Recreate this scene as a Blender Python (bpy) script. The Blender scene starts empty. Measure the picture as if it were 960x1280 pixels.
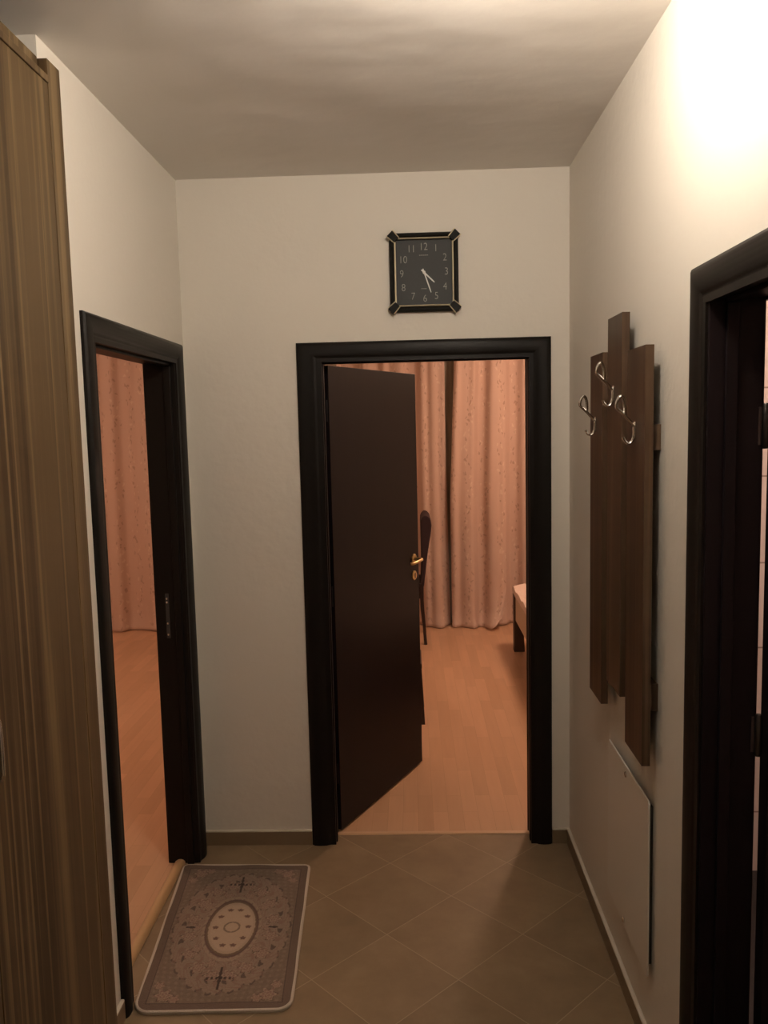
import bpy, bmesh, math, random
from mathutils import Vector, Matrix
random.seed(7)
S = bpy.context.scene
COL = S.collection
pi = math.pi

# ------------------------------------------------------------------ materials
def new_mat(name):
    m = bpy.data.materials.new(name); m.use_nodes = True
    nt = m.node_tree
    return m, nt, nt.nodes['Principled BSDF'], nt.nodes, nt.links

def srgb(r, g, b):
    f = lambda c: (c/255/12.92) if c/255 <= .04045 else ((c/255+.055)/1.055)**2.4
    return (f(r), f(g), f(b), 1)

def plain(name, col, rough=.5, metal=0, spec=.5, bump=0, bscale=60, coat=0):
    m, nt, b, N, L = new_mat(name)
    b.inputs['Base Color'].default_value = col
    b.inputs['Roughness'].default_value = rough
    b.inputs['Metallic'].default_value = metal
    b.inputs['Specular IOR Level'].default_value = spec
    b.inputs['Coat Weight'].default_value = coat
    if bump:
        tc = N.new('ShaderNodeTexCoord'); n = N.new('ShaderNodeTexNoise')
        n.inputs['Scale'].default_value = bscale; n.inputs['Detail'].default_value = 4
        bp = N.new('ShaderNodeBump'); bp.inputs['Strength'].default_value = bump; bp.inputs['Distance'].default_value = .01
        L.new(tc.outputs['Object'], n.inputs['Vector']); L.new(n.outputs['Fac'], bp.inputs['Height'])
        L.new(bp.outputs['Normal'], b.inputs['Normal'])
    return m

def ramp(N, stops, interp='LINEAR'):
    r = N.new('ShaderNodeValToRGB'); cr = r.color_ramp; cr.interpolation = interp
    while len(cr.elements) < len(stops): cr.elements.new(.5)
    for e, (p, c) in zip(cr.elements, stops): e.position = p; e.color = c
    return r

def mapping(N, L, scale, out='Object', rot=(0, 0, 0)):
    tc = N.new('ShaderNodeTexCoord'); mp = N.new('ShaderNodeMapping')
    mp.inputs['Scale'].default_value = scale; mp.inputs['Rotation'].default_value = rot
    L.new(tc.outputs[out], mp.inputs['Vector'])
    return mp

def math_node(N, L, op, a, b=None, c=None):
    n = N.new('ShaderNodeMath'); n.operation = op
    for i, v in enumerate((a, b, c)):
        if v is None: continue
        if isinstance(v, (int, float)): n.inputs[i].default_value = v
        else: L.new(v, n.inputs[i])
    return n.outputs[0]

def mix_col(N, L, fac, a, b, mode='MIX'):
    n = N.new('ShaderNodeMix'); n.data_type = 'RGBA'; n.blend_type = mode
    for idx, v in ((0, fac), (6, a), (7, b)):
        if isinstance(v, (int, float)): n.inputs[idx].default_value = v
        elif isinstance(v, tuple): n.inputs[idx].default_value = v
        else: L.new(v, n.inputs[idx])
    return n.outputs[2]

def wood(name, dark, mid, light, axis='z', rough=.42, freq=26, spec=.4, streak=.5, spread=.14, lines=0):
    """veneer with long vertical streaks of grain"""
    m, nt, b, N, L = new_mat(name)
    sc = {'z': (freq, freq, .5), 'y': (freq, .5, freq), 'x': (.5, freq, freq)}[axis]
    mp = mapping(N, L, sc)
    n1 = N.new('ShaderNodeTexNoise'); n1.inputs['Scale'].default_value = 1.0; n1.inputs['Detail'].default_value = 6
    n1.inputs['Roughness'].default_value = .62
    L.new(mp.outputs[0], n1.inputs['Vector'])
    sc2 = {'z': (freq*.28, freq*.28, .12), 'y': (freq*.28, .12, freq*.28), 'x': (.12, freq*.28, freq*.28)}[axis]
    mp2 = mapping(N, L, sc2)
    n2 = N.new('ShaderNodeTexNoise'); n2.inputs['Scale'].default_value = 1.0; n2.inputs['Detail'].default_value = 3
    L.new(mp2.outputs[0], n2.inputs['Vector'])
    mx = math_node(N, L, 'ADD', math_node(N, L, 'MULTIPLY', n1.outputs['Fac'], streak),
                   math_node(N, L, 'MULTIPLY', n2.outputs['Fac'], 1-streak))
    r = ramp(N, [(.5-spread, dark), (.48, mid), (.53, mid), (.5+spread, light)])
    L.new(mx, r.inputs['Fac']); colr = r.outputs['Color']
    if lines:
        mp3 = mapping(N, L, (freq*1.6, freq*1.6, .22)); n3 = N.new('ShaderNodeTexNoise'); n3.inputs['Scale'].default_value = 1; n3.inputs['Detail'].default_value = 2
        L.new(mp3.outputs[0], n3.inputs['Vector'])
        r3 = ramp(N, [(.60, (0, 0, 0, 1)), (.68, (1, 1, 1, 1))]); L.new(n3.outputs['Fac'], r3.inputs['Fac'])
        r4 = ramp(N, [(.32, (1, 1, 1, 1)), (.40, (0, 0, 0, 1))]); L.new(n3.outputs['Fac'], r4.inputs['Fac'])
        lf_ = math_node(N, L, 'MULTIPLY', r3.outputs['Color'], lines); df_ = math_node(N, L, 'MULTIPLY', r4.outputs['Color'], lines)
        colr = mix_col(N, L, lf_, colr, tuple(min(1, c*1.25) for c in light[:3])+(1,))
        colr = mix_col(N, L, df_, colr, tuple(c*.8 for c in dark[:3])+(1,))
    L.new(colr, b.inputs['Base Color'])
    b.inputs['Roughness'].default_value = rough; b.inputs['Specular IOR Level'].default_value = spec
    return m

def paint(name, col, bump=.15, scale=45, big=0, rough=.75, spec=.3):
    m, nt, b, N, L = new_mat(name)
    b.inputs['Base Color'].default_value = col; b.inputs['Roughness'].default_value = rough
    b.inputs['Specular IOR Level'].default_value = spec
    mp = mapping(N, L, (1, 1, 1))
    n = N.new('ShaderNodeTexNoise'); n.inputs['Scale'].default_value = scale; n.inputs['Detail'].default_value = 5
    L.new(mp.outputs[0], n.inputs['Vector'])
    h = n.outputs['Fac']
    if big:
        n2 = N.new('ShaderNodeTexNoise'); n2.inputs['Scale'].default_value = 2.6; n2.inputs['Detail'].default_value = 2.5
        mp2 = mapping(N, L, (1, 1.25, 1)); L.new(mp2.outputs[0], n2.inputs['Vector'])
        h = math_node(N, L, 'ADD', math_node(N, L, 'MULTIPLY', h, .12), math_node(N, L, 'MULTIPLY', n2.outputs['Fac'], big))
    bp = N.new('ShaderNodeBump'); bp.inputs['Strength'].default_value = bump; bp.inputs['Distance'].default_value = .02
    L.new(h, bp.inputs['Height']); L.new(bp.outputs['Normal'], b.inputs['Normal'])
    return m

def floor_tile_mat():
    """33 cm porcelain tiles laid on the diagonal with pale grout"""
    m, nt, b, N, L = new_mat('porcelain_floor_tile')
    tc = N.new('ShaderNodeTexCoord'); sx = N.new('ShaderNodeSeparateXYZ'); L.new(tc.outputs['Object'], sx.inputs[0])
    X, Y = sx.outputs[0], sx.outputs[1]
    P = .4695
    p = math_node(N, L, 'DIVIDE', math_node(N, L, 'SUBTRACT', math_node(N, L, 'ADD', X, Y), 3.043-4.695*3), P)
    q = math_node(N, L, 'DIVIDE', math_node(N, L, 'SUBTRACT', math_node(N, L, 'SUBTRACT', X, Y), -2.807-4.695*3), P)
    def edge(v):
        f = math_node(N, L, 'FRACT', v)
        return math_node(N, L, 'ABSOLUTE', math_node(N, L, 'SUBTRACT', f, .5))
    e = math_node(N, L, 'MAXIMUM', edge(p), edge(q))
    g = math_node(N, L, 'GREATER_THAN', e, .5-.0042)
    cmb = N.new('ShaderNodeCombineXYZ')
    L.new(math_node(N, L, 'FLOOR', p), cmb.inputs[0]); L.new(math_node(N, L, 'FLOOR', q), cmb.inputs[1])
    wn = N.new('ShaderNodeTexWhiteNoise'); L.new(cmb.outputs[0], wn.inputs['Vector'])
    n = N.new('ShaderNodeTexNoise'); n.inputs['Scale'].default_value = 7; n.inputs['Detail'].default_value = 6
    n.inputs['Roughness'].default_value = .6
    off = N.new('ShaderNodeVectorMath'); off.operation = 'ADD'
    L.new(tc.outputs['Object'], off.inputs[0]); L.new(wn.outputs['Color'], off.inputs[1]); L.new(off.outputs[0], n.inputs['Vector'])
    r = ramp(N, [(.3, (.215, .150, .088, 1)), (.55, (.262, .186, .110, 1)), (.75, (.305, .22, .135, 1))])
    L.new(n.outputs['Fac'], r.inputs['Fac'])
    var = math_node(N, L, 'ADD', math_node(N, L, 'MULTIPLY', wn.outputs['Value'], .12), .94)
    hs = N.new('ShaderNodeHueSaturation'); L.new(r.outputs['Color'], hs.inputs['Color']); L.new(var, hs.inputs['Value'])
    c = mix_col(N, L, g, hs.outputs['Color'], (.37, .28, .185, 1))
    L.new(c, b.inputs['Base Color'])
    ro = math_node(N, L, 'ADD', math_node(N, L, 'MULTIPLY', n.outputs['Fac'], .2), .36)
    L.new(ro, b.inputs['Roughness']); b.inputs['Specular IOR Level'].default_value = .35
    bp = N.new('ShaderNodeBump'); bp.inputs['Strength'].default_value = .25; bp.inputs['Distance'].default_value = .002
    L.new(math_node(N, L, 'SUBTRACT', 1.0, g), bp.inputs['Height']); L.new(bp.outputs['Normal'], b.inputs['Normal'])
    return m

def laminate_mat():
    """three-strip beech laminate running away from the hall"""
    m, nt, b, N, L = new_mat('beech_laminate')
    tc = N.new('ShaderNodeTexCoord'); mp = N.new('ShaderNodeMapping'); mp.inputs['Rotation'].default_value = (0, 0, pi/2)
    L.new(tc.outputs['Object'], mp.inputs['Vector'])
    br = N.new('ShaderNodeTexBrick'); br.offset = .37; br.offset_frequency = 2
    br.inputs['Scale'].default_value = 1; br.inputs['Brick Width'].default_value = .45; br.inputs['Row Height'].default_value = .068
    br.inputs['Mortar Size'].default_value = .0006; br.inputs['Bias'].default_value = 0
    br.inputs['Color1'].default_value = (.56, .335, .20, 1); br.inputs['Color2'].default_value = (.66, .405, .25, 1)
    br.inputs['Mortar'].default_value = (.47, .28, .155, 1)
    L.new(mp.outputs[0], br.inputs['Vector'])
    mp2 = mapping(N, L, (30, 2.2, 1)); n = N.new('ShaderNodeTexNoise'); n.inputs['Scale'].default_value = 1; n.inputs['Detail'].default_value = 5
    L.new(mp2.outputs[0], n.inputs['Vector'])
    r = ramp(N, [(.3, (.95, .94, .93, 1)), (.7, (1.03, 1.03, 1.02, 1))]); L.new(n.outputs['Fac'], r.inputs['Fac'])
    c = mix_col(N, L, 1.0, br.outputs['Color'], r.outputs['Color'], 'MULTIPLY')
    L.new(c, b.inputs['Base Color']); b.inputs['Roughness'].default_value = .33; b.inputs['Specular IOR Level'].default_value = .4
    return m

def wall_tile_mat():
    m, nt, b, N, L = new_mat('pink_wall_tile')
    tc = N.new('ShaderNodeTexCoord'); sx = N.new('ShaderNodeSeparateXYZ'); L.new(tc.outputs['Object'], sx.inputs[0])
    cm = N.new('ShaderNodeCombineXYZ')
    L.new(math_node(N, L, 'ADD', sx.outputs[0], sx.outputs[1]), cm.inputs[0]); L.new(math_node(N, L, 'SUBTRACT', sx.outputs[2], .24), cm.inputs[1])
    br = N.new('ShaderNodeTexBrick'); br.offset = 0
    br.inputs['Scale'].default_value = 1; br.inputs['Brick Width'].default_value = .25; br.inputs['Row Height'].default_value = .325
    br.inputs['Mortar Size'].default_value = .003
    br.inputs['Color1'].default_value = (.74, .56, .47, 1); br.inputs['Color2'].default_value = (.77, .60, .52, 1)
    br.inputs['Mortar'].default_value = (.38, .25, .2, 1)
    L.new(cm.outputs[0], br.inputs['Vector']); L.new(br.outputs['Color'], b.inputs['Base Color'])
    b.inputs['Roughness'].default_value = .2
    return m

def fabric_damask(name, base, motif, pale, scale=1.0):
    """curtain cloth woven with small leafy sprigs"""
    m, nt, b, N, L = new_mat(name)
    tc = N.new('ShaderNodeTexCoord')
    nz = N.new('ShaderNodeTexNoise'); nz.inputs['Scale'].default_value = 14*scale; nz.inputs['Detail'].default_value = 2
    L.new(tc.outputs['UV'], nz.inputs['Vector'])
    vm = N.new('ShaderNodeVectorMath'); vm.operation = 'MULTIPLY_ADD'
    L.new(nz.outputs['Color'], vm.inputs[0]); vm.inputs[1].default_value = (.075, .075, 0); L.new(tc.outputs['UV'], vm.inputs[2])
    mp = N.new('ShaderNodeMapping'); mp.inputs['Scale'].default_value = (34*scale, 19*scale, 1); mp.inputs['Rotation'].default_value = (0, 0, .5)
    L.new(vm.outputs[0], mp.inputs['Vector'])
    v = N.new('ShaderNodeTexVoronoi'); v.inputs['Scale'].default_value = 1; v.voronoi_dimensions = '2D'
    L.new(mp.outputs[0], v.inputs['Vector'])
    leaf = ramp(N, [(.20, (1, 1, 1, 1)), (.30, (0, 0, 0, 1))]); L.new(v.outputs['Distance'], leaf.inputs['Fac'])
    # sprigs climb in separate columns
    sx = N.new('ShaderNodeSeparateXYZ'); L.new(vm.outputs[0], sx.inputs[0])
    wv = math_node(N, L, 'SINE', math_node(N, L, 'MULTIPLY', sx.outputs[1], 9.0*scale))
    cx = math_node(N, L, 'ADD', math_node(N, L, 'MULTIPLY', sx.outputs[0], 2*pi/.16*scale), math_node(N, L, 'MULTIPLY', wv, .7))
    colm = ramp(N, [(.45, (0, 0, 0, 1)), (.70, (1, 1, 1, 1))])
    L.new(math_node(N, L, 'ADD', math_node(N, L, 'MULTIPLY', math_node(N, L, 'SINE', cx), .5), .5), colm.inputs['Fac'])
    wn = N.new('ShaderNodeTexWhiteNoise'); L.new(v.outputs['Position'], wn.inputs['Vector'])
    keep = math_node(N, L, 'GREATER_THAN', wn.outputs['Value'], .22)
    f = math_node(N, L, 'MULTIPLY', math_node(N, L, 'MULTIPLY', leaf.outputs['Color'], colm.outputs['Color']), keep)
    tone = math_node(N, L, 'GREATER_THAN', wn.outputs['Value'], .66)
    mot = mix_col(N, L, tone, motif, pale)
    c = mix_col(N, L, math_node(N, L, 'MULTIPLY', f, .72), base, mot)
    L.new(c, b.inputs['Base Color']); b.inputs['Roughness'].default_value = .7
    rr = math_node(N, L, 'SUBTRACT', .72, math_node(N, L, 'MULTIPLY', f, .32)); L.new(rr, b.inputs['Roughness'])
    b.inputs['Sheen Weight'].default_value = .25; b.inputs['Sheen Roughness'].default_value = .4
    return m

def emit(name, col, strength):
    m, nt, b, N, L = new_mat(name)
    b.inputs['Base Color'].default_value = (.8, .8, .8, 1)
    b.inputs['Emission Color'].default_value = col; b.inputs['Emission Strength'].default_value = strength
    return m

def glass(name, tint=(1, 1, 1, 1), rough=.02):
    m, nt, b, N, L = new_mat(name)
    N.remove(b)
    t = N.new('ShaderNodeBsdfTransparent'); t.inputs['Color'].default_value = tint
    g = N.new('ShaderNodeBsdfGlossy'); g.inputs['Roughness'].default_value = rough
    fr = N.new('ShaderNodeFresnel'); fr.inputs['IOR'].default_value = 1.45
    mx = N.new('ShaderNodeMixShader'); L.new(fr.outputs[0], mx.inputs[0]); L.new(t.outputs[0], mx.inputs[1]); L.new(g.outputs[0], mx.inputs[2])
    L.new(mx.outputs[0], N['Material Output'].inputs['Surface'])
    return m

HALL_L, ROOM_L, LEFT_L, BATH_L = 545.0, 94.0, 68.0, 110.0
M = {}
M['wall'] = paint('wall_paint', (.74, .695, .62, 1), bump=.10, scale=30)
M['ceiling'] = paint('ceiling_paint', (.74, .70, .65, 1), bump=.6, scale=14, big=1.2, rough=.5, spec=.35)
M['tile'] = floor_tile_mat()
M['laminate'] = laminate_mat()
M['wall_tile'] = wall_tile_mat()
M['bath_floor'] = plain('dark_bath_floor', (.018, .012, .010, 1), .5, bump=.05)
M['wenge'] = wood('wenge_veneer', (.0055, .0042, .0032, 1), (.0075, .0058, .0045, 1), (.0095, .0075, .006, 1), 'z', rough=.45, freq=60, spec=.2)
M['leaf'] = wood('dark_door_leaf', (.0085, .0058, .0066, 1), (.0098, .0066, .0075, 1), (.0112, .0076, .0085, 1), 'z', rough=.42, freq=50, spec=.13)
M['skirt'] = plain('brown_skirting_tile', (.21, .15, .09, 1), .4, bump=.1, bscale=20)
M['grout'] = plain('pale_lit_grout', (.72, .66, .56, 1), .8, bump=.2, bscale=90)
M['ward'] = wood('walnut_wardrobe_veneer', (.048, .029, .0135, 1), (.090, .057, .0265, 1), (.165, .112, .056, 1), 'z', rough=.45, freq=30, spec=.3, streak=.45, spread=.09, lines=.6)
M['rack'] = wood('walnut_rack_board', (.045, .024, .013, 1), (.070, .040, .022, 1), (.125, .078, .046, 1), 'z', rough=.42, freq=38, spec=.3, spread=.10, lines=.4)
M['beech'] = wood('beech_strip', (.55, .34, .17, 1), (.62, .40, .21, 1), (.70, .46, .26, 1), 'y', rough=.4, freq=25)
M['beechx'] = wood('beech_strip_across', (.62, .40, .24, 1), (.68, .45, .28, 1), (.74, .5, .32, 1), 'x', rough=.4, freq=25)
M['chrome'] = plain('polished_chrome', (.78, .76, .73, 1), .14, 1)
M['steel'] = plain('dull_steel', (.35, .33, .31, 1), .35, 1)
M['hinge'] = plain('dark_hinge_metal', (.10, .09, .085, 1), .4, 1)
M['brass'] = plain('aged_brass', (.60, .45, .22, 1), .28, 1)
M['gold'] = plain('clock_gold_trim', (.86, .78, .58, 1), .38, 1)
M['case'] = plain('black_clock_case', (.009, .008, .006, 1), .5, 0, .10)
M['dial'] = plain('black_clock_dial', (.017, .018, .017, 1), .6, bump=.05, bscale=200)
M['numeral'] = plain('silver_numeral', (.24, .23, .20, 1), .45)
M['hand'] = plain('silver_clock_hand', (.55, .54, .50, 1), .4)
M['glass'] = glass('clear_glass', rough=.35)
M['night'] = plain('night_window_glass', (.012, .016, .014, 1), .08)
M['white'] = plain('white_lacquer_panel', (.74, .705, .635, 1), .45, bump=.03, bscale=30)
M['dark'] = plain('dark_recess', (.05, .045, .04, 1), .8, bump=.1)
M['pvc'] = plain('white_window_frame', (.72, .71, .68, 1), .35)
M['curtain'] = fabric_damask('salmon_damask_cloth', (.62, .445, .36, 1), (.39, .255, .19, 1), (.72, .57, .46, 1))
M['lining'] = plain('curtain_lining', (.66, .55, .43, 1), .8, bump=.1, bscale=120)
M['sheer'] = plain('sheer_voile', (.42, .38, .30, 1), .9)
M['chairwood'] = plain('dark_chair_wood', (.022, .010, .008, 1), .35, bump=.05, bscale=40)
M['chairpad'] = plain('aubergine_upholstery', (.022, .008, .011, 1), .8, bump=.15, bscale=220)
M['bedwood'] = wood('dark_walnut_bed', (.05, .024, .013, 1), (.075, .038, .02, 1), (.11, .058, .03, 1), 'z', rough=.4, freq=30)
M['bedpanel'] = plain('beige_bed_panel', (.62, .50, .38, 1), .55, bump=.08, bscale=60)
M['spread'] = fabric_damask('pale_quilt_cloth', (.80, .63, .54, 1), (.62, .42, .34, 1), (.86, .74, .64, 1), 1.6)
M['binding'] = plain('rug_binding', (.58, .51, .43, 1), .9, bump=.5, bscale=260)
M['lampbase'] = plain('lamp_base_white', (.8, .8, .78, 1), .4)
M['hall_bulb'] = emit('hall_lamp_glass', (1, .87, .73, 1), HALL_L)
M['hall_bottom'] = emit('hall_lamp_added_dim_cup', (1, .87, .73, 1), HALL_L*.18)  # for the added cup that dims light going down
M['left_bulb'] = emit('side_room_lamp_glass', (1, .61, .42, 1), LEFT_L)
M['room_bulb'] = emit('room_lamp_glass', (1, .63, .44, 1), ROOM_L)
M['bath_bulb'] = emit('bath_lamp_glass', (1, .84, .74, 1), BATH_L)

# ------------------------------------------------------------------ mesh helpers
def box(bm, x0, x1, y0, y1, z0, z1):
    vs = [bm.verts.new((x, y, z)) for z in (z0, z1) for (x, y) in ((x0, y0), (x1, y0), (x1, y1), (x0, y1))]
    F = [(3, 2, 1, 0), (4, 5, 6, 7), (0, 1, 5, 4), (1, 2, 6, 5), (2, 3, 7, 6), (3, 0, 4, 7)]
    return [bm.faces.new([vs[i] for i in f]) for f in F]

def hexa(bm, bottom, top):
    vs = [bm.verts.new(p) for p in list(bottom)+list(top)]
    F = [(3, 2, 1, 0), (4, 5, 6, 7), (0, 1, 5, 4), (1, 2, 6, 5), (2, 3, 7, 6), (3, 0, 4, 7)]
    for f in F: bm.faces.new([vs[i] for i in f])

def prism(bm, poly, fn, a, b):
    """poly: list of 2D points, fn(u,v,w) -> 3D, extruded from w=a to w=b"""
    A = [bm.verts.new(fn(u, v, a)) for u, v in poly]; B = [bm.verts.new(fn(u, v, b)) for u, v in poly]
    n = len(poly)
    bm.faces.new(A[::-1]); bm.faces.new(B)
    for i in range(n):
        j = (i+1) % n; bm.faces.new((A[i], A[j], B[j], B[i]))

def tube(bm, pts, r, seg=10, flat=1.0, cap=True):
    pts = [Vector(p) for p in pts]; rings = []
    prev = None
    for i, p in enumerate(pts):
        t = (pts[min(i+1, len(pts)-1)]-pts[max(i-1, 0)]).normalized()
        if prev is None:
            a = Vector((0, 1, 0)) if abs(t.y) < .9 else Vector((1, 0, 0))
            n = (a-t*a.dot(t)).normalized()
        else:
            n = (prev-t*prev.dot(t)).normalized()
        prev = n; bn = t.cross(n)
        rr = r[i] if isinstance(r, (list, tuple)) else r
        rings.append([bm.verts.new(p+n*math.cos(2*pi*k/seg)*rr*flat+bn*math.sin(2*pi*k/seg)*rr) for k in range(seg)])
    for A, B in zip(rings, rings[1:]):
        for k in range(seg):
            bm.faces.new((A[k], A[(k+1) % seg], B[(k+1) % seg], B[k]))
    if cap:
        bm.faces.new(rings[0][::-1]); bm.faces.new(rings[-1])

def lathe(bm, prof, center, seg=32, axis='z'):
    c = Vector(center); rings = []
    for r, h in prof:
        ring = []
        for k in range(seg):
            a = 2*pi*k/seg
            if axis == 'z': o = Vector((r*math.cos(a), r*math.sin(a), h))
            elif axis == 'y': o = Vector((r*math.cos(a), h, r*math.sin(a)))
            else: o = Vector((h, r*math.cos(a), r*math.sin(a)))
            ring.append(bm.verts.new(c+o))
        rings.append(ring)
    for A, B in zip(rings, rings[1:]):
        for k in range(seg): bm.faces.new((A[k], A[(k+1) % seg], B[(k+1) % seg], B[k]))
    bm.faces.new(rings[0][::-1]); bm.faces.new(rings[-1])

def smooth_path(pts, n=6):
    P = [Vector(p) for p in pts]; out = []
    for i in range(len(P)-1):
        p0, p1, p2, p3 = P[max(i-1, 0)], P[i], P[i+1], P[min(i+2, len(P)-1)]
        for k in range(n):
            t = k/n
            out.append(.5*((2*p1)+(p2-p0)*t+(2*p0-5*p1+4*p2-p3)*t*t+(3*p1-p0-3*p2+p3)*t**3))
    out.append(P[-1]); return out

def mat_of(m): return M[m] if isinstance(m, str) else m

def base_of(o):
    v = Vector((0, 0, 0))
    while o is not None: v += o.location; o = o.parent
    return v

def obj(name, bm, mat, parent=None, bevel=0, smooth=True, label=None, angle=40, loc=None, seg=2):
    bmesh.ops.recalc_face_normals(bm, faces=bm.faces[:])
    base = base_of(parent) if parent is not None else Vector(loc or (0, 0, 0))
    bmesh.ops.translate(bm, verts=bm.verts[:], vec=-base)
    me = bpy.data.meshes.new(name); bm.to_mesh(me); bm.free()
    me.materials.append(mat_of(mat))
    if smooth:
        me.polygons.foreach_set('use_smooth', [True]*len(me.polygons)); me.set_sharp_from_angle(angle=math.radians(angle))
    o = bpy.data.objects.new(name, me); COL.objects.link(o)
    if parent is not None: o.parent = parent
    else: o.location = base
    if bevel:
        b = o.modifiers.new('edge', 'BEVEL'); b.width = bevel; b.segments = seg; b.limit_method = 'ANGLE'; b.harden_normals = smooth
    if label: o['label'] = label
    return o

def B(): return bmesh.new()

def thing(name, label, cat, loc, group=None):
    o = bpy.data.objects.new(name, None); o.empty_display_size = .1; COL.objects.link(o); o.location = loc
    o['label'] = label; o['category'] = cat
    if group: o['group'] = group
    return o

def tag(o, label, cat, group=None):
    o['label'] = label; o['category'] = cat
    if group: o['group'] = group
    return o

def struct(o, label=None, cat=None):
    o['kind'] = 'structure'
    if label: o['label'] = label; o['category'] = cat
    return o

def boxes(name, mat, lst, parent=None, bevel=0, label=None):
    bm = B()
    for b_ in lst: box(bm, *b_)
    return obj(name, bm, mat, parent, bevel, smooth=bool(bevel), label=label)

# ------------------------------------------------------------------ room dimensions (metres)
H = 2.736
XL, XR, D = -.903, .6333, 3.32
DB = 3.42            # room side of the end wall
XLB = -1.013         # room side of the left wall
XRB = .741           # bathroom side of the right wall
YF = 7.20            # facade wall with the windows
YN = 2.11            # corner where the wardrobe niche starts

def add_struct_box(name, mat, lst, label, cat): return struct(boxes(name, mat, lst), label, cat)

add_struct_box('wall_end', 'wall', [(XLB, -.360, D, DB, 0, H), (.487, 2.8, D, DB, 0, H), (-.360, .487, D, DB, 2.026, H)],
               'cream wall at the end of the hall carrying the black clock', 'wall')
add_struct_box('wall_left', 'wall', [(XLB, XL, YN+.11, 2.355, 0, H), (XLB, XL, 3.178, D, 0, H), (XLB, XL, 2.355, 3.178, 2.026, H)],
               'cream hall wall around the doorway beside the rug', 'wall')
add_struct_box('wall_niche', 'wall', [(-4.4, XL, YN, YN+.11, 0, H)], 'cream wall closing the wardrobe niche', 'wall')
add_struct_box('wall_wardrobe', 'wall', [(-1.56, -1.46, -1.7, YN, 0, H)], 'cream wall behind the wardrobe', 'wall')
add_struct_box('wall_right', 'wall', [(XR, XRB, 1.786, D, 0, H), (XR, XRB, -1.7, .945, 0, H), (XR, XRB, .945, 1.786, 2.018, H)],
               'cream hall wall carrying the coat rack', 'wall')
add_struct_box('wall_rear', 'wall', [(-1.56, XRB, -1.8, -1.7, 0, H)], 'cream wall behind the viewer', 'wall')
add_struct_box('wall_divide', 'wall', [(XLB, XLB+.09, DB, YF, 0, H)], 'wall between the two lit rooms', 'wall')
WZ0, WZ1 = .85, 2.25
bm = B()
def pierced(bm, x0, x1, wins):
    xs = x0
    for a, b_ in wins:
        box(bm, xs, a, YF, YF+.25, 0, H); box(bm, a, b_, YF, YF+.25, 0, WZ0); box(bm, a, b_, YF, YF+.25, WZ1, H); xs = b_
    box(bm, xs, x1, YF, YF+.25, 0, H)
pierced(bm, -4.5, 2.9, [(-3.2, -1.7), (-.3, 1.3)])
struct(obj('wall_facade', bm, 'wall', smooth=False), 'outer wall behind the salmon curtains', 'wall')
add_struct_box('wall_far_left', 'wall', [(-4.5, -4.4, YN, YF, 0, H)], 'side wall of the room beside the rug', 'wall')
add_struct_box('wall_far_right', 'wall', [(2.8, 2.9, D, YF, 0, H)], 'side wall of the room behind the open door', 'wall')
add_struct_box('wall_bathroom_end', 'wall_tile', [(XRB, 2.5, 3.09, D, 0, H)], 'pink tiled wall glimpsed past the nearest door', 'wall')
add_struct_box('wall_bathroom_side', 'wall_tile', [(2.4, 2.5, .3, 3.09, 0, H)], 'pink tiled side wall of the bathroom', 'wall')
add_struct_box('wall_bathroom_rear', 'wall_tile', [(XRB, 2.5, .2, .3, 0, H)], 'pink tiled near wall of the bathroom', 'wall')
add_struct_box('ceiling', 'ceiling', [(-4.5, 2.9, -1.8, YF+.25, H, H+.15)], 'uneven white plaster ceiling', 'ceiling')
add_struct_box('floor', 'tile', [(-1.56, .69, -1.8, YN+.05, -.12, 0), (-.978, .69, YN+.05, 3.402, -.12, 0)],
               'brown hall floor of diagonally laid tiles', 'floor')
add_struct_box('floor_left_room', 'laminate', [(-4.5, -.978, YN+.05, YF+.25, -.12, 0)], 'beech laminate floor of the room beside the rug', 'floor')
add_struct_box('floor_end_room', 'laminate', [(-.978, 2.9, 3.402, YF+.25, -.12, 0)], 'beech laminate floor behind the open door', 'floor')
add_struct_box('floor_bathroom', 'bath_floor', [(.69, 2.5, .2, 3.35, -.12, 0)], 'dark bathroom floor', 'floor')

# windows behind the curtains
for i, (a, b_) in enumerate([(-.3, 1.3), (-3.2, -1.7)]):
    w = thing('window_%d' % (i+1), ['night-dark window behind the curtains of the end room', 'night-dark window behind the curtain of the room beside the rug'][i], 'window', (a, YF, WZ0))
    w['kind'] = 'structure'
    mid = (a+b_)/2
    boxes('window_frame', 'pvc', [(a, b_, YF+.08, YF+.14, WZ0, WZ0+.06), (a, b_, YF+.08, YF+.14, WZ1-.06, WZ1), (a, a+.06, YF+.08, YF+.14, WZ0+.06, WZ1-.06),
          (b_-.06, b_, YF+.08, YF+.14, WZ0+.06, WZ1-.06), (mid-.05, mid+.05, YF+.08, YF+.14, WZ0+.06, WZ1-.06)], w, .004)
    for (p, q) in ((a+.06, mid-.05), (mid+.05, b_-.06)):
        boxes('window_pane', 'night', [(p, q, YF+.105, YF+.113, WZ0+.06, WZ1-.06)], w)
    boxes('window_sill', 'pvc', [(a, b_, YF+.004, YF+.08, WZ0, WZ0+.012)], w, .004)

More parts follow.
